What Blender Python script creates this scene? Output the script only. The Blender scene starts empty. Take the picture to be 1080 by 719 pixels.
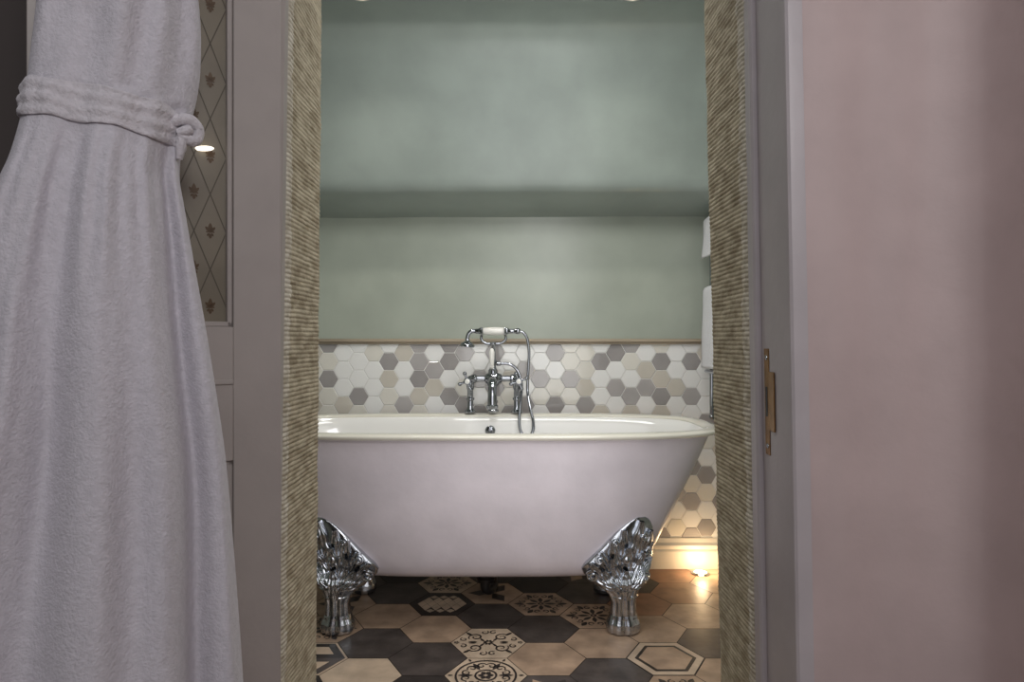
import bpy, bmesh, math, random
from mathutils import Vector, Matrix, noise
random.seed(7)
C = bpy.context.scene.collection
F = 700.0; H = 0.92
PI = math.pi
def P(px, py, d): return Vector(((px-540)/F*d, d, H-(py-360)/F*d))
def lerp(a, b, t): return a+(b-a)*t
def table(rows, z):
    if z <= rows[0][0]: return rows[0][1:]
    for r0, r1 in zip(rows, rows[1:]):
        if z <= r1[0]:
            t = (z-r0[0])/(r1[0]-r0[0])
            return tuple(lerp(a, b, t) for a, b in zip(r0[1:], r1[1:]))
    return rows[-1][1:]
def N(x, y, z): return noise.noise(Vector((x, y, z)))

# ---------------------------------------------------------------- materials
def lin(c):
    return tuple((v/255/12.92 if v/255 <= .04045 else ((v/255+.055)/1.055)**2.4) for v in c)
def mat(name, col, rough=.5, metal=0, bump=0, bscale=60, var=0, vscale=5, coat=0, stretch=(1, 1, 1), emit=0, col2=None, detail=4, sheen=0, spec=.5):
    m = bpy.data.materials.new(name); m.use_nodes = True
    nt = m.node_tree; b = nt.nodes['Principled BSDF']
    c = lin(col)
    b.inputs['Base Color'].default_value = (*c, 1)
    b.inputs['Roughness'].default_value = rough
    b.inputs['Metallic'].default_value = metal
    b.inputs['Coat Weight'].default_value = coat
    b.inputs['Coat Roughness'].default_value = .08
    b.inputs['Sheen Weight'].default_value = sheen
    b.inputs['Specular IOR Level'].default_value = spec
    if emit:
        b.inputs['Emission Color'].default_value = (*c, 1); b.inputs['Emission Strength'].default_value = emit
    tc = nt.nodes.new('ShaderNodeTexCoord'); mp = nt.nodes.new('ShaderNodeMapping')
    mp.inputs['Scale'].default_value = stretch
    nt.links.new(tc.outputs['Object'], mp.inputs['Vector'])
    if bump:
        n = nt.nodes.new('ShaderNodeTexNoise'); n.inputs['Scale'].default_value = bscale; n.inputs['Detail'].default_value = detail
        nt.links.new(mp.outputs[0], n.inputs['Vector'])
        bp = nt.nodes.new('ShaderNodeBump'); bp.inputs['Strength'].default_value = bump; bp.inputs['Distance'].default_value = .004
        nt.links.new(n.outputs['Fac'], bp.inputs['Height']); nt.links.new(bp.outputs[0], b.inputs['Normal'])
    if var:
        n2 = nt.nodes.new('ShaderNodeTexNoise'); n2.inputs['Scale'].default_value = vscale; n2.inputs['Detail'].default_value = 5
        nt.links.new(mp.outputs[0], n2.inputs['Vector'])
        r = nt.nodes.new('ShaderNodeValToRGB')
        c2 = lin(col2) if col2 else tuple(max(0, v*(1-var)) for v in c)
        r.color_ramp.elements[0].position = .35; r.color_ramp.elements[1].position = .65
        r.color_ramp.elements[0].color = (*c2, 1); r.color_ramp.elements[1].color = (*c, 1)
        nt.links.new(n2.outputs['Fac'], r.inputs[0]); nt.links.new(r.outputs[0], b.inputs['Base Color'])
    return m
M = dict(
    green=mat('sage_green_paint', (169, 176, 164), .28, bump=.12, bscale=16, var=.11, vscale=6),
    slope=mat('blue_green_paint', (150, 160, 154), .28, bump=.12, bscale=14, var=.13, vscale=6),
    pink=mat('pink_plaster', (205, 186, 184), .6, bump=.22, bscale=38, var=.10, vscale=8),
    lavender=mat('grey_lavender_paint', (196, 189, 192), .4, bump=.12, bscale=70, var=.08, vscale=10),
    doorpaint=mat('door_paint', (174, 166, 162), .45, bump=.12, bscale=60, var=.1, vscale=9),
    rough=mat('rough_plaster', (200, 190, 166), .85, bump=.5, bscale=120, var=.35, vscale=50, stretch=(1, .5, 1.2), col2=(154, 141, 117)),
    pale=mat('pale_worn_plaster', (220, 214, 200), .8, bump=.5, bscale=130, var=.3, vscale=60, col2=(180, 171, 152)),
    dark=mat('dark_brown_wall', (78, 71, 69), .7, bump=.1, bscale=40),
    tubpaint=mat('tub_lilac_paint', (220, 211, 217), .34, bump=.22, bscale=30, var=.09, vscale=9, coat=.1),
    enamel=mat('white_enamel', (242, 241, 238), .08, var=.02, coat=.6),
    rim=mat('cream_enamel_rim', (230, 226, 213), .14, var=.05, coat=.5),
    chrome=mat('chrome', (165, 168, 174), .1, 1, var=.1, vscale=30),
    cast=mat('polished_cast_metal', (212, 216, 223), .19, 1, bump=.12, bscale=100, var=.35, vscale=45),
    ceramic=mat('white_ceramic', (240, 238, 232), .1, coat=.5),
    darkpipe=mat('dark_pipe', (50, 48, 48), .35, .6, var=.2),
    towel=mat('white_towelling', (226, 226, 230), .95, bump=.8, bscale=220, var=.05, vscale=60, sheen=.3),
    robe=mat('white_terry', (208, 205, 213), .95, bump=.5, bscale=280, var=.10, vscale=110, sheen=.15),
    belt=mat('terry_belt', (214, 210, 216), .95, bump=.7, bscale=220, var=.15, vscale=120, sheen=.2),
    brass=mat('aged_brass', (158, 120, 72), .35, .85, var=.35, vscale=40, bump=.2),
    dado=mat('brown_dado_wood', (172, 158, 138), .4, var=.25, vscale=20, stretch=(.2, 1, 1)),
    skirt=mat('cream_skirting', (220, 216, 206), .4, var=.06),
    wallpaper=mat('taupe_wallpaper', (128, 120, 104), .3, var=.15, vscale=14),
    gold=mat('fleur_brown', (86, 66, 44), .4, .2, var=.2, vscale=30),
    lattice=mat('lattice_line', (86, 78, 64), .5, var=.1),
    glow=mat('warm_lens', (255, 226, 170), .4, emit=6),
    spot=mat('spot_lens', (255, 240, 215), .4, emit=3),
    lamp_glint=mat('lamp_glint_glow', (255, 244, 225), .3, emit=2.0),
    grout=mat('wall_grout', (232, 231, 228), .8, bump=.2, bscale=120, var=.06),
    t_white=mat('tile_white', (242, 242, 240), .06, var=.03, vscale=8, coat=.6, bump=.1, bscale=30),
    t_cream=mat('tile_cream', (229, 226, 217), .06, var=.05, vscale=8, coat=.6, bump=.1, bscale=30),
    t_beige=mat('tile_beige', (209, 203, 192), .06, var=.06, vscale=8, coat=.6, bump=.1, bscale=30),
    t_taupe=mat('tile_taupe', (165, 161, 160), .06, var=.12, vscale=8, coat=.6, bump=.1, bscale=30),
    t_mauve=mat('tile_mauve', (184, 180, 179), .06, var=.12, vscale=8, coat=.6, bump=.1, bscale=30),
    f_grout=mat('floor_grout', (66, 58, 53), .8, var=.2),
    f_char=mat('cement_charcoal', (86, 78, 74), .4, bump=.15, bscale=50, var=.45, vscale=14),
    f_black=mat('cement_black', (56, 50, 47), .4, bump=.15, bscale=50, var=.4, vscale=14),
    f_tan=mat('cement_tan', (182, 155, 131), .42, bump=.15, bscale=50, var=.36, vscale=14),
    f_beige=mat('cement_beige', (204, 182, 158), .42, bump=.15, bscale=50, var=.28, vscale=14),
    f_red=mat('cement_terracotta', (156, 116, 90), .42, bump=.15, bscale=50, var=.35, vscale=14),
    wood=mat('hall_floor_wood', (120, 90, 66), .5, var=.3, vscale=6, stretch=(6, .5, 1)),
)

# ---------------------------------------------------------------- mesh helpers
def box(bm, x0, x1, y0, y1, z0, z1, mi=0, f=None):
    vs = [Vector((x, y, z)) for z in (z0, z1) for y in (y0, y1) for x in (x0, x1)]
    if f: vs = [f(v) for v in vs]
    v = [bm.verts.new(p) for p in vs]
    for q in ((0, 2, 3, 1), (4, 5, 7, 6), (0, 1, 5, 4), (2, 6, 7, 3), (0, 4, 6, 2), (1, 3, 7, 5)):
        bm.faces.new([v[i] for i in q]).material_index = mi
def grid(bm, fn, nu, nv, closed=False, mi=0, cap=False):
    rows = [[bm.verts.new(fn(i/nu, j/nv)) for i in range(nu if closed else nu+1)] for j in range(nv+1)]
    for j in range(nv):
        for i in range(nu):
            i2 = (i+1) % nu if closed else i+1
            bm.faces.new((rows[j][i], rows[j][i2], rows[j+1][i2], rows[j+1][i])).material_index = mi(i/nu, j/nv) if callable(mi) else mi
    if cap and closed:
        bm.faces.new(rows[0]).material_index = mi; bm.faces.new(list(reversed(rows[-1]))).material_index = mi
    return rows
def smoothpath(pts, k=6):
    pts = [Vector(p) for p in pts]; out = []
    for i in range(len(pts)-1):
        p0 = pts[max(i-1, 0)]; p1 = pts[i]; p2 = pts[i+1]; p3 = pts[min(i+2, len(pts)-1)]
        for j in range(k):
            t = j/k
            out.append(.5*((2*p1)+(-p0+p2)*t+(2*p0-5*p1+4*p2-p3)*t*t+(-p0+3*p1-3*p2+p3)*t**3))
    out.append(pts[-1]); return out
def tube(bm, pts, r, seg=12, mi=0, smooth=0, closed=False):
    if smooth:
        n0 = len(pts); pts2 = smoothpath(pts, smooth)
        if isinstance(r, (list, tuple)):
            r = [lerp(r[min(int(i/smooth), n0-1)], r[min(int(i/smooth)+1, n0-1)], (i % smooth)/smooth) for i in range(len(pts2))]
        pts = pts2
    pts = [Vector(p) for p in pts]; n = len(pts)
    rr = r if isinstance(r, (list, tuple)) else [r]*n
    rings = []; up = None
    for i, p in enumerate(pts):
        a = pts[(i-1) % n] if (closed or i > 0) else p
        b = pts[(i+1) % n] if (closed or i < n-1) else p
        t = (b-a).normalized()
        if up is None:
            up = t.orthogonal().normalized()
        up = (up-t*up.dot(t)).normalized(); sd = t.cross(up)
        rings.append([bm.verts.new(p+(up*math.cos(2*PI*k/seg)+sd*math.sin(2*PI*k/seg))*rr[i]) for k in range(seg)])
    m = n if closed else n-1
    for i in range(m):
        A = rings[i]; B = rings[(i+1) % n]
        for k in range(seg):
            bm.faces.new((A[k], A[(k+1) % seg], B[(k+1) % seg], B[k])).material_index = mi
    if not closed:
        bm.faces.new(list(reversed(rings[0]))).material_index = mi; bm.faces.new(rings[-1]).material_index = mi
def lathe(bm, prof, o, ax=(0, 0, 1), seg=24, mi=0):
    o = Vector(o); ax = Vector(ax).normalized(); u = ax.orthogonal().normalized(); w = ax.cross(u)
    rows = [[bm.verts.new(o+ax*h+(u*math.cos(2*PI*k/seg)+w*math.sin(2*PI*k/seg))*max(r, 1e-4)) for k in range(seg)] for r, h in prof]
    for A, B in zip(rows, rows[1:]):
        for k in range(seg):
            bm.faces.new((A[k], A[(k+1) % seg], B[(k+1) % seg], B[k])).material_index = mi
    bm.faces.new(list(reversed(rows[0]))).material_index = mi; bm.faces.new(rows[-1]).material_index = mi
def ell(bm, c, r, seg=16, mi=0, rot=None):
    c = Vector(c); ns_ = seg//2
    def fn(u, v):
        a = 2*PI*u; t = PI*(.02+.96*v)
        p = Vector((r[0]*math.cos(a)*math.sin(t), r[1]*math.sin(a)*math.sin(t), -r[2]*math.cos(t)))
        if rot: p = rot @ p
        return c+p
    grid(bm, fn, seg, ns_, closed=True, mi=mi, cap=True)
def obj(name, bm, m, parent=None, base=None, smooth=True, bevel=0, angle=40):
    bmesh.ops.recalc_face_normals(bm, faces=bm.faces[:])
    off = Vector((0, 0, 0))
    p = parent
    while p: off += p.location; p = p.parent
    loc = Vector((0, 0, 0))
    if base is not None: loc = Vector(base)-off
    bmesh.ops.translate(bm, verts=bm.verts[:], vec=-(off+loc))
    me = bpy.data.meshes.new(name); bm.to_mesh(me); bm.free()
    for mm in (m if isinstance(m, list) else [m]): me.materials.append(mm)
    if smooth:
        me.shade_smooth(); me.set_sharp_from_angle(angle=math.radians(angle))
    o = bpy.data.objects.new(name, me); C.objects.link(o); o.location = loc
    if parent: o.parent = parent
    if bevel:
        b = o.modifiers.new('bevel', 'BEVEL'); b.width = bevel; b.segments = 2; b.limit_method = 'ANGLE'
    return o
def tag(o, label, cat, group=None):
    o['label'] = label; o['category'] = cat
    if group: o['group'] = group
    return o
def thing(name, label, cat, loc, group=None):
    o = bpy.data.objects.new(name, None); C.objects.link(o); o.location = Vector(loc); o.empty_display_size = .05
    return tag(o, label, cat, group)
def struct(o): o['kind'] = 'structure'; return o
def BM(): return bmesh.new()

# ---------------------------------------------------------------- the bathroom shell
XL, XR, YB, YF = -1.05, .85, 2.70, 1.30
def clip(bm, co, no):
    g = bm.verts[:]+bm.edges[:]+bm.faces[:]
    bmesh.ops.bisect_plane(bm, geom=g, plane_co=co, plane_no=no, clear_outer=True)
HW = .23; CS = HW*.75; RS = HW*math.sqrt(3)/2
FM = [M['f_grout'], M['f_char'], M['f_black'], M['f_tan'], M['f_beige'], M['f_red'], M['wood']]
G_, CH, BK, TN, BG, RD = range(6)
bm = BM()
box(bm, XL, XR, YF-.1, YB, -.05, -.002, 0)
box(bm, -1.6, 1.2, -1.6, YF-.1, -.05, 0, 6)
tb = BM()
def hexa(b, cx, cy, w, z, mi, rot=0):
    f = b.faces.new([b.verts.new((cx+w/2*math.cos(k*PI/3+rot), cy+w/2*math.sin(k*PI/3+rot), z)) for k in range(6)])
    f.material_index = mi
def poly(b, cx, cy, pts, z, mi, rot=0):
    c, s = math.cos(rot), math.sin(rot)
    b.faces.new([b.verts.new((cx+x*c-y*s, cy+x*s+y*c, z)) for x, y in pts]).material_index = mi
def ring(b, cx, cy, r0, r1, z, mi, n=24, a0=0, a1=2*PI):
    for k in range(n):
        p, q = a0+(a1-a0)*k/n, a0+(a1-a0)*(k+1)/n
        b.faces.new([b.verts.new((cx+r*math.cos(a), cy+r*math.sin(a), z)) for r, a in ((r0, p), (r1, p), (r1, q), (r0, q))]).material_index = mi
def spiral(b, cx, cy, r0, r1, wd, a0, turn, z, mi, n=26):
    P_ = []
    for k in range(n+1):
        t = k/n; a = a0+turn*t; r = lerp(r0, r1, t); w_ = wd*(.35+.65*math.sin(PI*min(1, t+.12)))/2
        P_.append(((cx+(r-w_)*math.cos(a), cy+(r-w_)*math.sin(a), z), (cx+(r+w_)*math.cos(a), cy+(r+w_)*math.sin(a), z)))
    for (a, b1), (c_, d_) in zip(P_, P_[1:]):
        b.faces.new([b.verts.new(q) for q in (a, b1, d_, c_)]).material_index = mi
def petal(b, cx, cy, a, r0, r1, w, z, mi):
    n = 8; pts = []
    for k in range(n+1): t = k/n; pts.append((lerp(r0, r1, t), w*math.sin(PI*t)))
    for k in range(n-1, 0, -1): t = k/n; pts.append((lerp(r0, r1, t), -w*math.sin(PI*t)))
    poly(b, cx, cy, pts, z, mi, a)
Z1, Z2, Z3 = .0006, .0011, .0016
def pattern(kind, cx, cy):
    b = tb
    if kind == 'damask':
        for s in (-1, 1):
            for t in (-1, 1):
                spiral(b, cx+s*.040, cy+t*.036, .023, .004, .006, .6+(PI if s < 0 else 0), s*t*9, Z2, BK, 40)
                spiral(b, cx+s*.014, cy+t*.070, .013, .003, .005, 1, s*7, Z2, BK)
                spiral(b, cx+s*.076, cy+t*.022, .012, .003, .005, 2, -s*t*7, Z2, BK)
                petal(b, cx+s*.062, cy+t*.058, .8*s*t, -.016, .016, .005, Z2, BK)
                petal(b, cx+s*.020, cy+t*.018, 1.0*s*t, -.012, .014, .004, Z2, BK)
                petal(b, cx+s*.048, cy+t*.004, 0, -.014, .014, .004, Z2, BK)
        for k in range(8): petal(b, cx, cy, k*PI/4+.3, .004, .018, .004, Z2, BK)
        for s in (-1, 1):
            for k in range(5): petal(b, cx+s*.097, cy, k*PI/5*2, .002, .009, .003, Z2, BK)
    elif kind == 'rosette':
        ring(b, cx, cy, .080, .086, Z2, BK, 36)
        for k in range(6):
            a = k*PI/3+PI/6
            ox, oy = cx+.054*math.cos(a), cy+.054*math.sin(a)
            for s in (-1, 1):
                px_, py_ = ox-s*.014*math.sin(a), oy+s*.014*math.cos(a)
                spiral(b, px_, py_, .0145, .003, .0055, a-s*1.2, s*7.5, Z2, BK, 36)
            petal(b, cx, cy, a+PI/6, .034, .078, .0065, Z2, BK)
            petal(b, cx, cy, a+PI/6, .090, .106, .004, Z2, BK)
        ring(b, cx, cy, .026, .032, Z2, BK)
        for k in range(6): petal(b, cx, cy, k*PI/3, .004, .023, .007, Z2, BK)
    elif kind == 'diamonds':
        q = .030
        for i in range(-3, 4):
            for j in range(-2, 3):
                x, y = i*q*1.15+(q*.575 if j % 2 else 0), j*q
                if abs(x)+abs(y)*.58 < .094 and abs(y) < .075:
                    poly(b, cx+x, cy+y, ((-q*.56, 0), (0, -q*.96), (q*.56, 0), (0, q*.96)) if abs(y) < .05 else ((-q*.5, 0), (0, -q*.5), (q*.5, 0), (0, q*.5)), Z1, BG)
                    break_ = 0
    elif kind == 'flower':
        for k in range(8): petal(b, cx, cy, k*PI/4, .012, .054, .008, Z1, BK)
        for k in range(6):
            a = k*PI/3+PI/6
            for s in (-1, 1): spiral(b, cx+.066*math.cos(a+s*.20), cy+.066*math.sin(a+s*.20), .0125, .003, .0055, a, s*7, Z2, BK)
            petal(b, cx, cy, k*PI/3, .058, .094, .009, Z1, BK)
        ring(b, cx, cy, .004, .011, Z2, BK, 14)
    elif kind == 'concentric':
        hexa(b, cx, cy, HW*.97, Z1, BG); hexa(b, cx, cy, HW*.78, Z2, BK); hexa(b, cx, cy, HW*.68, Z3, TN)
    elif kind == 'star':
        for k in range(6):
            a = k*PI/3
            poly(b, cx, cy, ((0, 0), (.045, .026), (.09, 0), (.045, -.026)), Z1, BK if k % 2 else TN, a)
    elif kind == 'cube':
        w_ = HW*.46
        for k in range(3):
            a = k*2*PI/3
            pts = [(0, 0)]+[(w_*math.cos(a+q), w_*math.sin(a+q)) for q in (0, PI/3, 2*PI/3)]
            poly(b, cx, cy, pts, Z1, (BK, BG, CH)[k])
            poly(b, cx, cy, [(x*.5+.25*w_*math.cos(a+PI/3), y*.5+.25*w_*math.sin(a+PI/3)) for x, y in pts], Z2, (BG, BK, BG)[k])
known = {(0, 0): (BG, 'damask'), (0, -1): (BG, 'rosette'), (0, 1): (CH, None), (0, 2): (TN, 'star'), (0, 3): (BK, None),
    (1, 0): (CH, None), (1, -1): (TN, None), (1, 1): (TN, 'flower'), (1, 2): (BK, None), (1, -2): (CH, 'star'),
    (-1, 0): (TN, None), (-1, -1): (CH, None), (-1, 1): (BK, 'diamonds'), (-1, 2): (BG, 'flower'),
    (2, 0): (TN, None), (2, 1): (TN, 'flower'), (2, -1): (CH, None), (2, 2): (CH, None), (2, 3): (CH, 'star'),
    (3, 0): (TN, None), (3, -1): (BK, 'concentric'), (3, 1): (RD, None), (3, 2): (BK, None), (3, -2): (TN, 'flower'),
    (4, 0): (CH, None), (4, 1): (TN, None), (4, 2): (RD, None), (4, 3): (RD, None), (4, -1): (TN, None),
    (-2, 0): (CH, None), (-2, -1): (BG, None), (-2, 1): (TN, None), (-2, 2): (CH, None), (-2, 3): (BK, None),
    (-3, 0): (TN, 'flower'), (-3, -1): (BG, 'cube'), (-3, 1): (TN, 'star'), (-3, 2): (CH, None)}
x0, y0 = -.072, 2.025
for j in range(-7, 8):
    for i in range(-7, 6):
        cx = x0+CS*j; cy = y0+RS*(i+(.5 if j % 2 else 0))
        if cx < XL-.15 or cx > XR+.15 or cy < YF-.25 or cy > YB+.15: continue
        rnd = random.random()
        mi, pt = known.get((j, i), (random.choice([CH, TN, BG, BK, TN]), random.choice(['flower', 'rosette', 'star', 'diamonds']) if rnd < .2 else None))
        hexa(tb, cx, cy, HW-.003, 0, mi)
        if pt: pattern(pt, cx, cy)
clip(tb, (XR, 0, 0), (1, 0, 0)); clip(tb, (XL, 0, 0), (-1, 0, 0)); clip(tb, (0, YB, 0), (0, 1, 0)); clip(tb, (0, YF-.1, 0), (0, -1, 0))
tb.normal_update()
for f in tb.faces:
    if f.normal.z < 0: f.normal_flip()
tm = bpy.data.meshes.new('tmp'); tb.to_mesh(tm); tb.free(); bm.from_mesh(tm)
me = bpy.data.meshes.new('floor'); bm.to_mesh(me); bm.free()
for mm in FM: me.materials.append(mm)
fo = bpy.data.objects.new('floor', me); C.objects.link(fo); struct(fo)

# back wall: tiled below, painted above (one mesh)
WM = [M['grout'], M['t_white'], M['t_cream'], M['t_beige'], M['t_taupe'], M['t_mauve'], M['green']]
bm = BM()
ZT = .915
box(bm, XL, XR, YB, YB+.1, 0, ZT, 0)
def gw(u, v):
    x = lerp(XL, XR, u); z = lerp(ZT, 1.44, v)
    return Vector((x, YB-.004+.003*N(x*3, z*3, 0), z))
grid(bm, gw, 60, 20, mi=6)
tb = BM()
w = .082; cs = w*.75; rs = w*math.sqrt(3)/2
rnd = random.Random(5)
prev = {}
for j in range(-18, 17):
    for i in range(-1, 15):
        cx = -.07+cs*j; cz = .02+rs*(i+(.5 if j % 2 else 0))
        if cx < XL-w or cx > XR+w or cz > ZT+w: continue
        nb = [prev.get((j, i-1))]+([prev.get((j-1, i)), prev.get((j-1, i+1))] if j % 2 else [prev.get((j-1, i)), prev.get((j-1, i-1))])
        nd = sum(1 for q in nb if q in (4, 5))
        pd = {0: .52, 1: .20, 2: .03, 3: 0}[nd]
        if rnd.random() < pd: mi = rnd.choice([4, 5])
        else: mi = rnd.choices([1, 2, 3], [52, 26, 20])[0]
        prev[(j, i)] = mi
        o = [tb.verts.new((cx+(w/2-.0015)*math.cos(k*PI/3), YB-.0005, cz+(w/2-.0015)*math.sin(k*PI/3))) for k in range(6)]
        q = [tb.verts.new((cx+(w/2-.0035)*math.cos(k*PI/3), YB-.0022, cz+(w/2-.0035)*math.sin(k*PI/3))) for k in range(6)]
        tl = random.uniform(-.0008, .0008); tl2 = random.uniform(-.0008, .0008)
        for k, v in enumerate(q): v.co.y += tl*math.cos(k*PI/3)+tl2*math.sin(k*PI/3)
        tb.faces.new(q).material_index = mi
        for k in range(6): tb.faces.new((o[k], o[(k+1) % 6], q[(k+1) % 6], q[k])).material_index = mi
clip(tb, (XR, 0, 0), (1, 0, 0)); clip(tb, (XL, 0, 0), (-1, 0, 0)); clip(tb, (0, 0, ZT), (0, 0, 1)); clip(tb, (0, 0, .05), (0, 0, -1))
tm = bpy.data.meshes.new('tmp2'); tb.to_mesh(tm); tb.free(); bm.from_mesh(tm)
struct(obj('wall_back', bm, WM, smooth=True, angle=20))
bm = BM()
box(bm, XL, XR, YB-.020, YB, ZT, ZT+.014); box(bm, XL, XR, YB-.014, YB, ZT-.008, ZT)
struct(obj('trim_1', bm, M['dado'], bevel=.003))
prof = [(2.70, 1.422), (2.62, 1.438), (2.55, 1.456), (2.50, 1.471), (2.475, 1.483), (2.457, 1.507), (2.44, 1.555), (2.39, 1.72), (2.325, 1.90), (2.27, 1.975), (2.20, 2.00), (2.0, 2.008), (1.6, 2.02), (1.28, 2.02)]
pp = smoothpath([Vector((0, a, b)) for a, b in prof], 6)
def cs_(u, v):
    i = min(int(v*(len(pp)-1)), len(pp)-2); t = v*(len(pp)-1)-i
    p = pp[i].lerp(pp[i+1], t); x = lerp(XL, XR, u)
    n = .006*N(x*2.2, p.y*2, p.z*2)
    return Vector((x, p.y-n, p.z-n))
bm = BM(); grid(bm, cs_, 60, len(pp)-1)
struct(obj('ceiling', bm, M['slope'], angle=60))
bm = BM(); box(bm, XR, XR+.1, YF, YB+.1, 0, 2.1)
struct(obj('wall_right', bm, M['green']))
bm = BM(); box(bm, XL-.1, XL, YF, YB+.1, 0, 2.1)
struct(obj('wall_left', bm, M['green']))
pr = [(0, 0), (.022, 0), (.022, .070), (.016, .078), (.019, .088), (.019, .094), (.010, .104), (.006, .120), (0, .122)]
bm = BM()
rows = [[bm.verts.new((x, YB-a, b)) for a, b in pr] for x in (XL, XR)]
for k in range(len(pr)-1): bm.faces.new((rows[0][k], rows[0][k+1], rows[1][k+1], rows[1][k]))
struct(obj('baseboard_back', bm, M['skirt'], smooth=False))
bm = BM()
rows = [[bm.verts.new((XR-a, y, b)) for a, b in pr] for y in (YF, YB)]
for k in range(len(pr)-1): bm.faces.new((rows[0][k], rows[0][k+1], rows[1][k+1], rows[1][k]))
struct(obj('baseboard_right', bm, M['skirt'], smooth=False))

# ---------------------------------------------------------------- doorway wall with rough ribbed reveals
DN, DF = 1.09, 1.30
def xrev(z, d, p0, p1):
    py = 360-(z-H)*F/d
    px = p0+(p1-p0)*py/719
    return (px-540)/F*d
def left_x(z, d):
    t = (d-DN)/(DF-DN); return lerp(xrev(z, DN, 304, 294), xrev(z, DF, 340, 335), t)
def right_x(z, d):
    t = (d-DN)/(DF-DN); return lerp(xrev(z, DN, 784, 798), xrev(z, DF, 741, 759), t)
def reveal(side):
    fx = left_x if side < 0 else right_x
    def fn(u, v):
        z = lerp(.25, 1.6, v) if 0 < v < 1 else (0 if v == 0 else 2.0); s = u
        if s < .1: d = DN; ex = (1-s/.1)*.035
        elif s > .9: d = DF; ex = (s-.9)/.1*.035
        else: d = lerp(DN, DF, (s-.1)/.8); ex = 0
        x = fx(z, d)+side*ex
        e = min(abs(s-.1), abs(s-.9)); x += side*.004*max(0, 1-e/.05)
        ph = z*PI/.0080+.7*N(z*14, d*5, side)+.45*N(z*60, d*16, 4)
        rib = abs(math.sin(ph))**.7*(.7+.6*abs(N(d*26, z*34, side*5)))
        knob = .0009*abs(N(z*55, d*60, side*2))+.0020*N(z*14, d*10, 8)
        n = .0020*rib+knob+.0016*N(z*7+side*9, d*5, 3)+.0004*N(z*220, d*120, 1)
        if ex or e < .03: return Vector((x-side*n*.7, d-.0014*rib-.0020*N(z*30, x*8, 7), z))
        return Vector((x-side*n, d, z))
    b = BM()
    def mi(u, v): return 1 if u < .20+.04*N(v*60, side, 2) or u > .885 else 0
    grid(b, fn, 70, 1150, mi=mi); return b
struct(obj('wall_reveal_left', reveal(-1), [M['rough'], M['pale']], angle=80))
struct(obj('wall_reveal_right', reveal(1), [M['rough'], M['pale']], angle=80))
bm = BM()
box(bm, -1.6, -.42, DN, DF-.002, 0, 2.4); box(bm, .46, 1.2, DN-.02, DF-.002, 0, 2.4); box(bm, -.42, .46, DN, DF-.002, 1.98, 2.4)
struct(obj('wall_front', bm, M['dark']))
def extr(plan, z0, z1, shift, nz=30):
    b = BM(); rows = []
    for j in range(nz+1):
        z = lerp(z0, z1, j/nz); rows.append([b.verts.new((x+shift(z), y, z)) for x, y in plan])
    for A, B in zip(rows, rows[1:]):
        for k in range(len(plan)-1): b.faces.new((A[k], A[k+1], B[k+1], B[k]))
    return b
sh = lambda z: xrev(z, DN, 785, 798)
plan = [(.03, 1.10), (.004, 1.10), (.0, 1.094), (.0, 1.073), (.003, 1.069), (.010, 1.069), (.010, .966), (.0115, .960), (.015, .957), (.022, .9562), (.035, .9562)]
struct(obj('trim_2', extr(plan, 0, 2.0, sh), M['lavender'], smooth=True, angle=25))
shl = lambda z: xrev(z, DN, 303, 293)
plan = [(-.05, 1.094), (.001, 1.094), (.001, 1.078), (-.006, 1.072), (-.05, 1.072)]
struct(obj('trim_3', extr(plan, 0, 2.0, shl), M['doorpaint'], smooth=True, angle=25))
PL = smoothpath([Vector(q+(0,)) for q in [(.411, .962), (.416, .9575), (.45, .957), (.50, .9575), (.55, .9600), (.595, .957), (.628, .948), (.648, .932), (.660, .905), (.672, .84), (.690, .70), (.70, .3), (.70, -.4), (.70, -1.6)]], 8)
def pk(u, v):
    z = lerp(0, 2.4, v); i = int(round(u*(len(PL)-1)))
    p = PL[i]
    n = .003*N(p.x*7, z*1.2, p.y*3)+.0012*N(p.x*30, z*6, 2)+.0015*math.sin(p.x*70+.6*N(z*2, 3, 1)) if p.x > .42 else 0
    return Vector((p.x+sh(z)-sh(.92) if i < 16 else p.x+(sh(z)-sh(.92))*max(0, 1-(i-16)/30), p.y-n, z))
bm = BM(); grid(bm, pk, len(PL)-1, 120)
struct(obj('wall_pink', bm, M['pink'], angle=80))
bm = BM(); box(bm, -1.7, -1.6, -1.6, DN, 0, 2.4); struct(obj('wall_hall_left', bm, M['dark']))

# strike plate on the right lining
f = lambda v: Vector((sh(v.z)+.010-v.x, v.y, v.z))
d0 = 1.045
zt = H-(368-360)/F*d0; zb = H-(480-360)/F*d0
t = thing('strike_plate', 'aged brass strike plate with projecting lip screwed to the right door lining', 'strike plate', f(Vector((0, d0, zb))))
bm = BM(); box(bm, .0, .0012, 1.038, 1.056, zb, zt, f=f)
obj('plate', bm, M['brass'], t, bevel=.0004)
bm = BM()
z1 = H-(393-360)/F*1.02; z2 = H-(456-360)/F*1.02
pl = [(.0012, 1.040), (.0016, 1.030), (.0028, 1.017), (.0028, 1.015), (.0010, 1.015), (.0, 1.028)]
rows = [[bm.verts.new(f(Vector((a, b, z)))) for a, b in pl] for z in (z2, z1)]
n = len(pl)
for k in range(n): bm.faces.new((rows[0][k], rows[0][(k+1) % n], rows[1][(k+1) % n], rows[1][k]))
bm.faces.new(rows[0]); bm.faces.new(rows[1])
obj('lip', bm, M['brass'], t, bevel=.0004)
for z in (zt-.014, zb+.014):
    bm = BM(); lathe(bm, [(.0042, 0), (.004, .0010), (.002, .0016)], f(Vector((.0010, 1.047, z))), (-1, 0, 0), 14); obj('screw', bm, M['chrome'], t)
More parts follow.
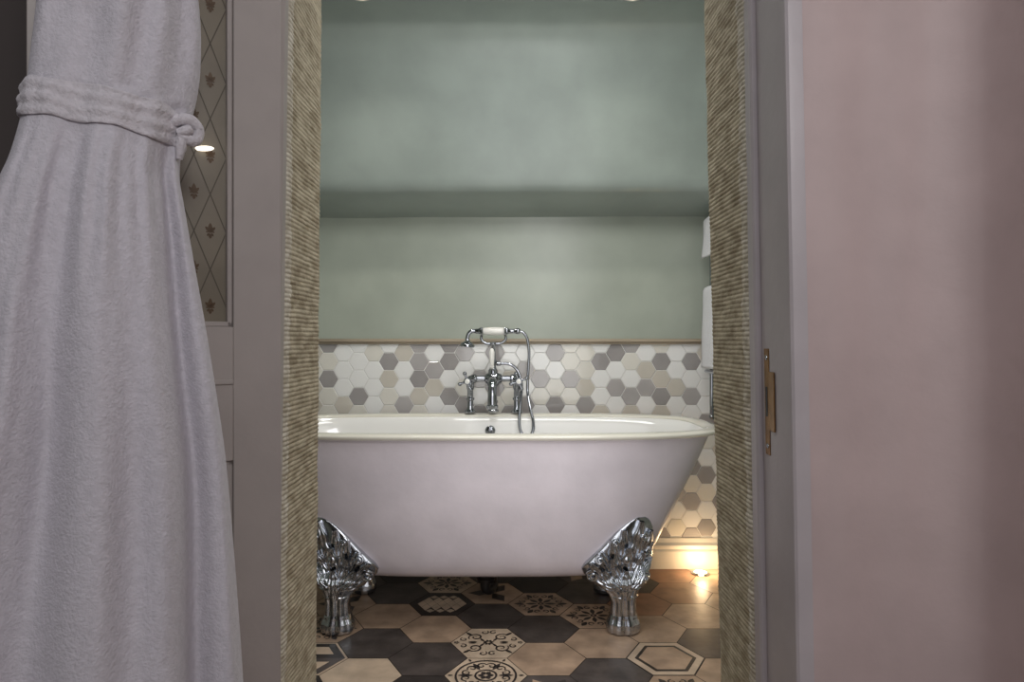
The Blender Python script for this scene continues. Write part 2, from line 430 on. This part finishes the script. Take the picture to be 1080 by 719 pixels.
bm = BM(); box(bm, .0009, .0016, 1.044, 1.052, lerp(zb, zt, .36), lerp(zb, zt, .64), f=f); obj('latch_hole', bm, M['darkpipe'], t)

# ---------------------------------------------------------------- open narrow door leaf on the left
A = math.radians(35); du = Vector((-math.cos(A), -math.sin(A), 0)); dn = Vector((math.sin(A), -math.cos(A), 0)); D0 = Vector((-.371, 1.066, 0))
def DP(t_, s, z): return D0+du*t_+dn*s+Vector((0, 0, z))
fd = lambda v: DP(v.x, v.y, v.z)
door = thing('door_1', 'x', 'door', D0)
del door['label'], door['category']; door['kind'] = 'structure'
bm = BM()
SW = .072; SE = .262; DE = .330
for a, b in ((0, SW), (SE, DE)): box(bm, a, b, -.036, 0, .01, 1.97, f=fd)
for a, b in ((.01, .2), (.735, .942), (1.86, 1.97)): box(bm, SW, SE, -.036, 0, a, b, f=fd)
obj('frame', bm, M['doorpaint'], door, bevel=.0015)
bm = BM()
for c_, d_ in ((SW, SE),):
    for a, b in ((.2, .735), (.942, 1.86)):
        for q in ((c_, c_+.008, a, b), (d_-.008, d_, a, b), (c_, d_, a, a+.008), (c_, d_, b-.008, b)):
            box(bm, q[0], q[1], -.022, -.006, q[2], q[3], f=fd)
        if a < .5: box(bm, c_+.03, d_-.03, -.022, -.012, a+.03, b-.03, f=fd)
    box(bm, c_, d_, 0, .003, .853, .861, f=fd)
obj('moulding', bm, M['doorpaint'], door, bevel=.002)
for c_, d_ in ((SW, SE),):
    bm = BM(); box(bm, c_, d_, -.026, -.018, .2, .735, f=fd); obj('lower_panel', bm, M['doorpaint'], door)
    bm = BM(); box(bm, c_, d_, -.026, -.018, .942, 1.86, 0, f=fd)
    def flat(pts, s, mi):
        bm.faces.new([bm.verts.new(DP(a, s, b)) for a, b in pts]).material_index = mi
    px_, pz = .046, .058; K = .82
    for i in range(-1, 9):
        for j in range(-1, 18):
            cx = c_+.030+i*px_+(px_/2 if j % 2 else 0); cz = .972+j*pz
            if not (c_+.010 < cx < d_-.010 and .955 < cz < 1.85): continue
            s = -.0172
            def pt(a, r0, r1, wd):
                nn = 6; L = []
                for k in range(nn+1): q = k/nn; L.append((lerp(r0, r1, q), wd*math.sin(PI*q)**.8 if 0 < q < 1 else 0))
                for k in range(nn-1, 0, -1): q = k/nn; L.append((lerp(r0, r1, q), -wd*math.sin(PI*q)**.8))
                flat([(cx+K*(x*math.cos(a)-y*math.sin(a)), cz+K*(x*math.sin(a)+y*math.cos(a))) for x, y in L], s, 1)
            pt(PI/2, -.003, .017, .004); pt(PI/2+.75, 0, .013, .003); pt(PI/2-.75, 0, .013, .003)
            pt(-PI/2, .003, .013, .003); pt(-PI/2+.6, .003, .010, .002); pt(-PI/2-.6, .003, .010, .002)
            flat([(cx-.006, cz-.0012), (cx+.006, cz-.0012), (cx+.006, cz+.0008), (cx-.006, cz+.0008)], s+.0002, 1)
            for (ax, az), (bx_, bz) in (((-px_/2, 0), (0, pz)), ((px_/2, 0), (0, pz)), ((-px_/2, 0), (0, -pz)), ((px_/2, 0), (0, -pz))):
                if j % 2: continue
                q0 = Vector((cx+ax, cz+az)); q1 = Vector((cx+bx_, cz+bz)); dd = (q1-q0).normalized(); nn_ = Vector((-dd.y, dd.x))*.0009
                L = [q0+nn_, q1+nn_, q1-nn_, q0-nn_]
                if all(c_+.001 < p.x < d_-.001 and .943 < p.y < 1.859 for p in L): flat([(p.x, p.y) for p in L], s-.0002, 2)
    obj('upper_panel', bm, [M['wallpaper'], M['gold'], M['lattice']], door)
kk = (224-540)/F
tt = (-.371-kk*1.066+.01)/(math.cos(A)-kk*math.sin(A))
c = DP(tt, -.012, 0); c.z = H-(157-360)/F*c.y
bm = BM(); ell(bm, c, (.015, .004, .004)); obj('lamp_glint', bm, M['lamp_glint'], door)  # glowing oval imitates a lamp's reflection in the door panel, not a fitting
bm = BM(); tube(bm, [DP(.2, 0, 1.62), DP(.2, .05, 1.60), DP(.2, .08, 1.62), DP(.2, .085, 1.65)], .006, smooth=5); lathe(bm, [(.02, 0), (.02, .004), (.008, .008)], DP(.2, 0, 1.62), dn); obj('robe_hook', bm, M['brass'], door)

# ---------------------------------------------------------------- bathrobe
B0 = D0+dn*.10
def tline(px):
    k = (px-540)/F
    return (B0.x-k*B0.y)/(-(du.x)+k*du.y)
YR = .86
def zr(py): return H-(py-360)/F*YR
rt = [(-150, 120, 150), (-120, 95, 175), (-60, 58, 200), (0, 42, 210), (60, 34, 211), (105, 28, 205), (140, 22, 194), (180, 10, 189), (215, -6, 194), (280, -28, 205), (345, -42, 216), (430, -52, 229), (500, -62, 238), (610, -72, 247), (719, -82, 254), (840, -90, 260)]
rts = smoothpath([Vector(r) for r in rt], 6); rts = [tuple(v) for v in rts]
def smf(x):
    s = math.sin(x); return s+.28*math.cos(2*x)
def robe(u, v, grow=0, py=None, fine=1):
    if py is None: py = lerp(-150, 840, v)
    L, R = table(rts, py)
    tl, tr = tline(L), tline(R); tc = (tl+tr)/2; hw = abs(tl-tr)/2+grow
    a = 2*PI*u
    g = table([(-150, .3), (40, 1.1), (110, .5), (140, .35), (180, .95), (280, 1.5), (500, 2.1), (840, 2.5)], py)[0]
    ca, sa = math.cos(a), math.sin(a)
    hd = table([(-150, .02), (-60, .05), (0, .062), (130, .055), (200, .063), (400, .075), (840, .085)], py)[0]+grow
    w1 = 1.6*N(ca*1.2, py*.0022, 8)
    if py >= 110:
        k1 = .4+1.1*abs(N(ca*1.7, py*.0022, 12))
        fold = .0088*smf(ca*6.0+w1+.9)+.0064*smf(ca*13.0+w1*2.2+2.2+py*.0012)*k1+.0040*N(ca*2.6, py*.0035, 4)
        if py < 330: fold += .0024*math.sin(ca*31+w1*2)*math.sin(PI*(py-110)/220)
    else:
        fold = .006*smf(ca*5+1.2-py*.004)+.004*math.sin(ca*13+py*.010+2)+.006*N(ca*2, py*.01, 9)
    if sa < 0: fold *= .4
    tpos = tc-ca*hw
    s = sa*hd*(1 if sa > 0 else .8)+fold*g*min(1, abs(sa)*2.0)
    p = B0+du*tpos+dn*s; z = zr(py)
    n = .0004*N(p.x*160, z*160, p.y*160)*fine
    return Vector((p.x+n, p.y-n, z))
rb = thing('bathrobe', 'long white terry bathrobe hanging on the open door, tied with its belt', 'bathrobe', B0+du*.25+Vector((0, 0, zr(840))))
bm = BM(); grid(bm, robe, 300, 320, closed=True, cap=True); obj('gown', bm, M['robe'], rb, angle=80)
def bpos(u, w_, off):
    a = 2*PI*u; ca = math.cos(a)
    pym = 133+6*ca-3.5*ca*ca+1.0*math.sin(a*3)
    return robe(u, 0, .0005+off, pym+w_, 0)
def belt(u, v):
    k = 2*PI*v
    crease = .0016*math.sin(8.5*math.sin(k)+1.5*math.sin(u*19))+.0006*math.sin(u*120+2*math.sin(k))
    off = .0022+(.0028+crease)*math.cos(k); w_ = (18.5+1.2*math.sin(u*47))*math.sin(k)
    p = bpos(u, w_, off)
    n = .0006*N(p.x*190, p.z*190, p.y*190)+.0009*N(p.x*30, p.z*150, 1)
    return p+dn*n
bm = BM()
nu, nv = 320, 36
V = [[bm.verts.new(belt(i/nu, j/nv)) for j in range(nv)] for i in range(nu)]
for i in range(nu):
    for j in range(nv): bm.faces.new((V[i][j], V[(i+1) % nu][j], V[(i+1) % nu][(j+1) % nv], V[i][(j+1) % nv]))
obj('belt', bm, M['belt'], rb, angle=80)
bm = BM()
kc = P(196, 140, .868)
def kp(dx, dz, dd=0): return kc-du*dx*.75+dn*dd+Vector((0, 0, dz))
tube(bm, [kp(-.026, .006, .0), kp(-.012, .013, .006), kp(.006, .014, .006), kp(.019, .005, .003), kp(.015, -.009, .002), kp(.002, -.010, .004), kp(-.010, -.004, .005)], [.006, .0075, .008, .0072, .0075, .007, .006], 14, smooth=6)
tube(bm, [kp(-.012, -.004, .004), kp(-.003, -.001, .008), kp(.006, .003, .007)], [.006, .007, .006], 14, smooth=5)
tube(bm, [kp(-.006, -.006, .003), kp(-.008, -.020, .002), kp(-.010, -.036, -.003)], [.007, .0065, .004], 14, smooth=5)
for v in bm.verts: v.co += dn*.0008*N(v.co.x*170, v.co.z*170, v.co.y*120)
obj('knot', bm, M['belt'], rb, angle=80)

# ---------------------------------------------------------------- bathtub
TX, TY = -.10, 2.27; NE = 3.4
def sup(th, a, b, n=NE):
    c, s = math.cos(th), math.sin(th)
    return (a*math.copysign(abs(c)**(2/n), c), b*math.copysign(abs(s)**(2/n), s))
tab = [(.160, .41, .09), (.162, .462, .125), (.170, .512, .158), (.19, .543, .186), (.23, .568, .208), (.30, .602, .226), (.38, .641, .243), (.46, .680, .255), (.54, .718, .264), (.60, .745, .270), (.625, .755, .276)]
tub = thing('bathtub', 'lilac painted roll-top bathtub with cream rim on silver claw feet', 'bathtub', (TX, TY, 0))
zs = smoothpath([Vector((a, b, z)) for z, a, b in tab], 5)
nth = 240
def shell(bm, lst):
    rows = []
    for a, b, z in lst:
        rows.append([bm.verts.new((TX+sup(2*PI*(k+.5)/nth, a, b)[0], TY+sup(2*PI*(k+.5)/nth, a, b)[1], z)) for k in range(nth)])
    for Aa, Bb in zip(rows, rows[1:]):
        for k in range(nth): bm.faces.new((Aa[k], Aa[(k+1) % nth], Bb[(k+1) % nth], Bb[k]))
    bm.faces.new(rows[0])
bm = BM(); shell(bm, [(q.x, q.y, q.z) for q in zs])
obj('outer_shell', bm, M['tubpaint'], tub, angle=60)
bm = BM()
tin = [(.20, .40, .10), (.215, .49, .14), (.26, .55, .18), (.35, .60, .205), (.45, .645, .222), (.55, .69, .236), (.61, .722, .246), (.636, .745, .262)]
shell(bm, [(q.x, q.y, q.z) for q in smoothpath([Vector((a, b, z)) for z, a, b in tin], 4)])
obj('basin', bm, M['enamel'], tub, angle=60)
bm = BM()
ns = 18; V = []
for k in range(nth):
    th = 2*PI*(k+.5)/nth; r = []
    x1, y1 = sup(th, .762, .283)
    e = 1e-3
    xa, ya = sup(th-e, .762, .283); xb, yb = sup(th+e, .762, .283)
    L = math.hypot(xb-xa, yb-ya); dx, dy = (yb-ya)/L, -(xb-xa)/L
    for j in range(ns):
        q = 2*PI*j/ns
        ro = .026*math.cos(q); rz = (.009 if math.sin(q) > 0 else .013)*math.sin(q)
        r.append(bm.verts.new((TX+x1+dx*ro, TY+y1+dy*ro, .634+rz)))
    V.append(r)
for i in range(nth):
    for j in range(ns): bm.faces.new((V[i][j], V[(i+1) % nth][j], V[(i+1) % nth][(j+1) % ns], V[i][(j+1) % ns]))
obj('rim', bm, M['rim'], tub, angle=80)
bm = BM(); tube(bm, [(TX+.01, TY, .20), (TX+.01, TY, .10)], .024); tube(bm, [(TX+.01, TY, .11), (TX+.01, TY, .075), (TX+.03, TY+.03, .065), (TX+.03, TY+.12, .07), (TX+.03, TY+.2, .0)], .018, smooth=5)
lathe(bm, [(.03, 0), (.032, .012), (.026, .02)], (TX+.01, TY, .10)); obj('waste_trap', bm, M['darkpipe'], tub)
bm = BM(); oc = Vector((P(517, 452, 2.49).x, TY+.226, .583)); lathe(bm, [(.019, -.004), (.019, .003), (.014, .007), (.006, .008)], oc, (0, -1, .15)); ov = obj('overflow', bm, M['chrome'], tub)
bm = BM()
for s in (-1, 0, 1): box(bm, oc.x-.009, oc.x+.009, oc.y-.0100, oc.y-.0065, oc.z+s*.005-.0014, oc.z+s*.005+.0014)
obj('overflow_slot', bm, M['darkpipe'], ov)
# claw feet: densely carved acanthus casting narrowing to an ankle and rounded paw
ft = [(.075, .312, .392), (.10, .314, .390), (.125, .304, .396), (.15, .276, .408), (.170, .246, .420), (.190, .224, .431), (.210, .216, .441), (.230, .226, .447), (.25, .246, .450), (.28, .276, .451), (.31, .304, .449), (.335, .330, .444), (.355, .356, .435), (.366, .376, .426), (.373, .392, .414)]
def tubsurf(xr, z):
    a, b = table(tab, max(z, .16))
    q = max(0., 1-abs(min(abs(xr)/a, 1))**NE); return b*q**(1/NE)
def footY(xr, z, off):
    s = tubsurf(xr, z); leg = .168
    t_ = min(1, max(0, (z-.17)/.06)); t_ = t_*t_*(3-2*t_)
    return lerp(leg, max(s, leg*.82) if z < .27 else s, t_)+off
def thk(z): return table([(.07, .032), (.13, .036), (.17, .042), (.22, .036), (.30, .023), (.345, .013), (.374, .004)], z)[0]
def make_foot(sx, sy):
    def W(xr, yr, z): return Vector((TX+sx*xr, TY+sy*yr, z))
    b = BM()
    def fn(u, v):
        z = lerp(.060, .372, v); x0_, x1_ = table(ft, z); x0_ += .1; x1_ += .1
        a = 2*PI*u; ca = math.cos(a); sa = math.sin(a)
        xm = (x0_+x1_)/2; xr = xm+(x1_-x0_)/2*ca
        if sa > 0: yr = footY(xr, z, thk(z)*sa**.55+(.003*math.sin(ca*11) if z < .15 else 0))
        else: yr = footY(xr, z, .012*sa)
        return W(xr, yr, z)
    grid(b, fn, 80, 60, closed=True, cap=True)
    def onf(x, z, off):
        xa, xb = table(ft, z); uu = abs((x-(xa+xb)/2)/((xb-xa)/2+1e-6)); k = max(0, 1-min(1, uu)**2)**.28
        return W(x+.1, footY(x+.1, z, thk(z)*k+off), z)
    def leaf(rx, rz, tx, tz, wd, lift, bend=0.):
        L = math.hypot(tx-rx, tz-rz); ux, uz = (tx-rx)/L, (tz-rz)/L; nx_, nz_ = -uz, ux
        def fn(u, v):
            s = (u-.5)*2; t_ = v
            prof_ = max(0, math.sin(PI*min(.96, .14+.82*t_**1.2)))**.5
            half = wd*prof_*(1+.11*math.cos(2*PI*4*t_-abs(s)*.6))
            arc = bend*math.sin(PI*t_)*L
            x = rx+ux*L*t_+nx_*(s*half+arc); z = rz+uz*L*t_+nz_*(s*half+arc)
            crown = (1-s*s)**.5*.0080 if abs(s) < 1 else 0
            ridge = (.0022*math.cos(s*PI*3)+.0012*math.cos(2*PI*4*t_-abs(s)*2))*min(1, (1-abs(s))*4)*min(1, t_*3)
            curl = lift+.006*(max(0, t_-.70)/.30)
            base_ = -.009 if abs(s) >= .999 else 0
            return onf(x, z, crown+ridge+curl+base_)
        grid(b, fn, 24, 30)
    def scroll(cx, cz, r0, hand, tr_=.0055, off=.008):
        pts = []; rr = []
        for q in range(32):
            a = q/31*3.6*PI; r = r0*(1-q/31*.88)
            pts.append(onf(cx+hand*r*math.cos(a+PI/2), cz+r*math.sin(a+PI/2), off+.008*q/31)); rr.append(tr_*(1-.3*q/31))
        tube(b, pts, rr, 10)
    R = (.352, .146)
    for tx, tz, wd, ld, bd in ((.232, .198, .0185, .000, .12), (.432, .190, .0165, .000, -.12), (.240, .236, .020, .002, .08), (.443, .236, .0185, .002, -.08),
                           (.270, .272, .021, .000, .06), (.445, .284, .020, .000, -.06), (.308, .308, .021, .002, .04), (.438, .328, .021, .002, -.04), (.346, .338, .022, .0, .02), (.402, .362, .024, .003, -.02)):
        leaf(lerp(R[0], tx, .10), lerp(R[1], tz, .10), tx, tz, wd, ld, bd)
    for tx, tz, wd, bd in ((.280, .214, .017, .1), (.412, .212, .016, -.1), (.306, .254, .018, .05), (.412, .264, .018, -.05), (.360, .284, .022, 0)):
        leaf(lerp(R[0], tx, .04), lerp(R[1], tz, .04), tx, tz, wd, .010, bd)
    leaf(.352, .122, .353, .214, .019, .018)
    scroll(.250, .190, .019, 1); scroll(.416, .180, .018, -1); scroll(.318, .300, .013, 1, .0045, .006); scroll(.410, .312, .014, -1, .0045, .010); scroll(.270, .246, .013, 1, .0045, .008); scroll(.425, .246, .013, -1, .0045, .008)
    ell(b, onf(.354, .246, .014), (.013, .011, .016), 16); ell(b, onf(.354, .268, .012), (.008, .008, .010), 12)
    tube(b, [W(.452+.041*math.cos(q*PI/14), .168+.036*math.sin(q*PI/14), .118) for q in range(28)], .0055, 8, closed=True)
    ft_ = obj('foot', b, M['cast'], tub, angle=70, base=W(.452, .170, 0)); ft_['label'] = 'ornate silver claw foot'
    b = BM()
    def pawf(u, v):
        z = .001+v*.120; a = 2*PI*u
        r = table([(.001, .046), (.006, .052), (.018, .055), (.032, .053), (.046, .047), (.062, .042), (.085, .039), (.105, .039), (.121, .040)], z)[0]
        ca, sa = math.cos(a), math.sin(a)
        gr = abs(math.sin(ca*4.7)) if sa > 0 else .8
        r2 = r*(1-.16*(1-gr**.6)*(1 if z < .05 else .7))
        return W(.452+math.copysign(abs(ca)**.9, ca)*r*(1-.03*(1-gr)), .166+(r2*.80)*math.copysign(abs(sa)**.85, sa), z)
    grid(b, pawf, 96, 50, closed=True, cap=True)
    obj('paw', b, M['cast'], ft_, angle=70)
for sx in (-1, 1):
    for sy in (-1, 1): make_foot(sx, sy)

# ---------------------------------------------------------------- bath mixer tap with shower handset
DT = 2.545
def T(px, py, dy=0): p = P(px, py, DT); p.y += dy; p.z += .0085; return p
tap = thing('bath_mixer_tap', 'chrome bath shower mixer with white ceramic handset standing on the far tub rim', 'tap', T(520, 437.5))
ch = M['chrome']
for px in (496, 545):
    bm = BM()
    lathe(bm, [(.024, 0), (.024, .004), (.018, .009), (.014, .014), (.0115, .02), (.0115, .045), (.016, .049), (.016, .055), (.0115, .059), (.0115, .085), (.014, .092), (.016, .105), (.016, .128), (.010, .135), (.004, .140)], T(px, 437.5), seg=24)
    obj('inlet_leg', bm, ch, tap)
bm = BM()
lathe(bm, [(.011, 0), (.018, .01), (.018, .02), (.012, .026), (.012, .055), (.019, .06), (.025, .075), (.028, .089), (.025, .103), (.019, .118), (.012, .123), (.012, .152), (.018, .158), (.018, .168), (.011, .178)], T(496, 402), (1, 0, 0), 24)
lathe(bm, [(.020, -.03), (.024, -.022), (.019, -.012), (.019, .03), (.013, .04), (.010, .05)], T(520, 402), (0, 0, 1), 24)
obj('valve_body', bm, ch, tap)
for px in (494, 547):
    bm = BM(); c = T(px, 404, -.05)
    lathe(bm, [(.011, -.05), (.011, -.015), (.014, -.010), (.014, .004), (.010, .008)], c, (0, -1, 0), 20)
    for k in range(4):
        a = k*PI/2+.35; d_ = Vector((math.cos(a), 0, math.sin(a)))
        tube(bm, [c, c+d_*.018, c+d_*.028], [.0055, .0045, .0055], 10); ell(bm, c+d_*.031, (.0078, .0078, .0078), 12)
    h = obj('cross_handle', bm, ch, tap)
    bm = BM(); lathe(bm, [(.0095, .006), (.009, .010), (.004, .012)], c, (0, -1, 0), 18); obj('ceramic_button', bm, M['ceramic'], h)
bm = BM()
tube(bm, [T(520, 404, -.01), T(520, 403, -.05), T(520, 406, -.08), T(520, 416, -.098), T(520, 428, -.10)], [.016, .0165, .017, .017, .018], 20, smooth=6)
lathe(bm, [(.019, 0), (.022, .006), (.022, .012), (.018, .016)], T(520, 431, -.10), (0, 0, 1), 22)
obj('spout', bm, ch, tap)
bm = BM()
lathe(bm, [(.021, -.0), (.023, .006), (.016, .014), (.014, .03), (.019, .036), (.019, .042), (.013, .048), (.012, .06), (.012, .12)], T(520, 437), (0, 0, 1), 22)
obj('centre_support', bm, ch, tap)
bm = BM()
lathe(bm, [(.014, 0), (.011, .01), (.010, .03), (.015, .034), (.015, .042), (.010, .048), (.009, .095), (.013, .100), (.013, .107), (.006, .112)], T(520, 394), (0, 0, 1), 22)
obj('riser', bm, ch, tap)
bm = BM(); tube(bm, [T(519, 390, -.02), T(519, 388, -.032)], .008); lathe(bm, [(.006, 0), (.0085, .008), (.010, .03), (.0105, .052), (.008, .062), (.003, .066)], T(519, 388, -.032), (0, -.05, 1), 18)
obj('diverter_lever', bm, M['ceramic'], tap)
bm = BM()
tube(bm, [T(508, 356), T(508, 361), T(513, 365), T(520, 365), T(527, 365), T(533, 361), T(533, 356)], .0055, 10, smooth=5)
for px in (508, 533):
    tube(bm, [T(px, 350, -.016), T(px, 355, -.014), T(px, 357.5, 0), T(px, 355, .014), T(px, 350, .016)], .0042, 8, smooth=5)
    for s in (-.016, .016): ell(bm, T(px, 349.5, s), (.006, .006, .006), 10)
obj('cradle', bm, ch, tap)
bm = BM()
lathe(bm, [(.008, 0), (.010, .006), (.010, .014), (.013, .018), (.013, .024), (.006, .026), (.006, .118), (.013, .120), (.013, .126), (.009, .132), (.009, .155), (.012, .160), (.012, .168), (.008, .174)], T(501, 352), (1, 0, 0), 20)
tube(bm, [T(503, 352), T(498, 352), T(494.5, 354.5), T(493, 359), T(493, 362)], [.008, .008, .008, .008, .009], 14, smooth=5)
lathe(bm, [(.009, .012), (.012, .008), (.024, 0), (.028, -.006), (.028, -.012), (.024, -.014)], T(493, 365), (.1, 0, 1), 26)
hs = obj('handset', bm, ch, tap)
bm = BM(); lathe(bm, [(.010, 0), (.0135, .006), (.0155, .04), (.0155, .055), (.0135, .082), (.010, .088)], T(509.5, 352), (1, 0, 0), 22)
obj('ceramic_grip', bm, M['ceramic'], hs)
bm = BM()
hp = smoothpath([T(547, 352), T(552, 353.5), T(556, 360), T(558, 375), T(557, 395), T(556.5, 415), T(559, 432, -.03), T(562, 446, -.055), T(561, 456, -.07), T(555, 461, -.075), T(549, 455, -.07), T(547.5, 443, -.055), T(549, 425, -.035), T(550, 408, -.01), T(546, 394), T(538, 387), T(526, 386)], 14)
tube(bm, hp, [.0052+.0010*(i % 2) for i in range(len(hp))], 10)
obj('shower_hose', bm, ch, tap, angle=80)
bm = BM(); lathe(bm, [(.007, 0), (.009, .004), (.009, .016), (.007, .02)], T(523, 386), (1, 0, 0), 18); obj('hose_outlet', bm, ch, tap)

# ---------------------------------------------------------------- towel rail and towels
RX = .778
tr = thing('towel_rail', 'chrome ladder towel rail on the right bathroom wall behind the tub', 'towel rail', (RX+.016, 2.45, .60))
for y in (2.635, 2.20):
    bm = BM(); tube(bm, [(RX+.016, y, .62), (RX+.016, y, 1.425)], .009, 16); ell(bm, (RX+.016, y, .62), (.012, .012, .012)); ell(bm, (RX+.016, y, 1.425), (.011, .011, .009))
    obj('post', bm, ch, tr)
    for z in (.72, 1.30):
        bm = BM(); tube(bm, [(RX+.016, y, z), (.85, y, z)], .008, 12); lathe(bm, [(.018, 0), (.018, .004), (.01, .01)], (.85, y, z), (-1, 0, 0)); obj('bracket', bm, ch, tr)
for z in (.80, 1.115, 1.385):
    bm = BM(); tube(bm, [(RX, 2.18, z), (RX, 2.655, z)], .008, 14); obj('rail', bm, ch, tr)
def towel(z, drop, back, label):
    b = BM()
    def fn(u, v):
        s = u*(drop+back+.055)
        y = lerp(2.24, 2.620, v); r = .018
        wob = .004*N(y*12, s*8, z*5)-.005*max(0, 1-s/drop)*(1 if s < drop else 0)
        if s < drop: x = RX-r; zz = z-drop+s
        elif s < drop+.055:
            a = (s-drop)/.055*PI; x = RX-r*math.cos(a); zz = z+r*.75*math.sin(a)
        else: x = RX+.010+.008*(1-min(1, (s-drop-.055)*20)); zz = z-(s-drop-.055)
        return Vector((x+wob, y+.004*N(s*9, z, 2), zz))
    grid(b, fn, 60, 24)
    o = obj('bath_towel', b, M['towel'], base=(RX, 2.425, z-drop), angle=80)
    m = o.modifiers.new('thickness', 'SOLIDIFY'); m.thickness = .008; m.offset = 1
    tag(o, label, 'towel', 'towels on the towel rail')
towel(1.385, .14, .12, 'short folded white towel on the top bar of the towel rail')
towel(1.115, .30, .25, 'longer white towel hanging on the lower bar of the towel rail')

# ---------------------------------------------------------------- light fittings
fl = thing('floor_light', 'small warm glowing uplight set in the floor by the skirting', 'light', (.745, 2.625, 0))
bm = BM(); lathe(bm, [(.036, 0), (.036, .004), (.028, .008), (.026, .006), (.026, .002)], (.745, 2.625, 0.0), seg=28); obj('ring', bm, M['chrome'], fl)
bm = BM(); lathe(bm, [(.025, .0), (.025, .0075), (.015, .009)], (.745, 2.625, 0), seg=24); obj('lens', bm, M['glow'], fl)
YS = 2.075
for x, lb in ((-.475, 'left recessed ceiling spotlight over the tub'), (.38, 'right recessed ceiling spotlight over the tub')):
    t = thing('ceiling_spotlight', lb, 'spotlight', (x, YS, 2.004), 'ceiling spotlights')
    bm = BM(); lathe(bm, [(.040, .006), (.040, -.002), (.034, -.003), (.030, .001)], (x, YS, 2.004), seg=28); obj('bezel', bm, M['skirt'], t)
    bm = BM(); lathe(bm, [(.030, .003), (.030, -.001), (.02, -.002)], (x, YS, 2.004), seg=24); obj('lens', bm, M['spot'], t)

# ---------------------------------------------------------------- lights
def area(name, loc, tgt, size, e, col=(1, 1, 1), sy=None):
    l = bpy.data.lights.new(name, 'AREA'); l.energy = e; l.color = col; l.size = size
    if sy: l.shape = 'RECTANGLE'; l.size_y = sy
    o = bpy.data.objects.new(name, l); C.objects.link(o); o.location = loc
    o.rotation_euler = (Vector(tgt)-Vector(loc)).to_track_quat('-Z', 'Y').to_euler()
def point(name, loc, e, col, r=.03):
    l = bpy.data.lights.new(name, 'POINT'); l.energy = e; l.color = col; l.shadow_soft_size = r
    o = bpy.data.objects.new(name, l); C.objects.link(o); o.location = loc
area('hall_window', (.58, -.7, 1.75), (-.3, 1.1, .6), .6, 13.5, (1, .99, .99))
area('bath_ceiling', (.1, 1.62, 1.97), (.05, 2.25, .9), .9, 10.5, (1, .99, .97), .45)
area('bath_fill', (.1, 1.40, .85), (.1, 2.7, .95), .7, 3.8, (1, 1, 1), 1.2)
for x in (-.475, .38):
    l = bpy.data.lights.new('spot', 'SPOT'); l.energy = 9; l.color = (1, .94, .86); l.spot_size = 2.2; l.spot_blend = .9; l.shadow_soft_size = .03
    o = bpy.data.objects.new('spot', l); C.objects.link(o); o.location = (x, YS, 1.985)
point('uplight', (.745, 2.60, .05), .9, (1, .70, .40), .02)
wd = bpy.data.worlds.new('world'); bpy.context.scene.world = wd; wd.use_nodes = True
wd.node_tree.nodes['Background'].inputs[0].default_value = (.92, .905, .94, 1); wd.node_tree.nodes['Background'].inputs[1].default_value = .44

cam = bpy.data.cameras.new('camera'); cam.sensor_width = 36; cam.lens = F/1080*36; cam.clip_start = .02
co = bpy.data.objects.new('camera', cam); C.objects.link(co); co.location = (0, 0, H); co.rotation_euler = (PI/2, 0, 0)
bpy.context.scene.camera = co
bpy.context.scene.view_settings.view_transform = 'Standard'
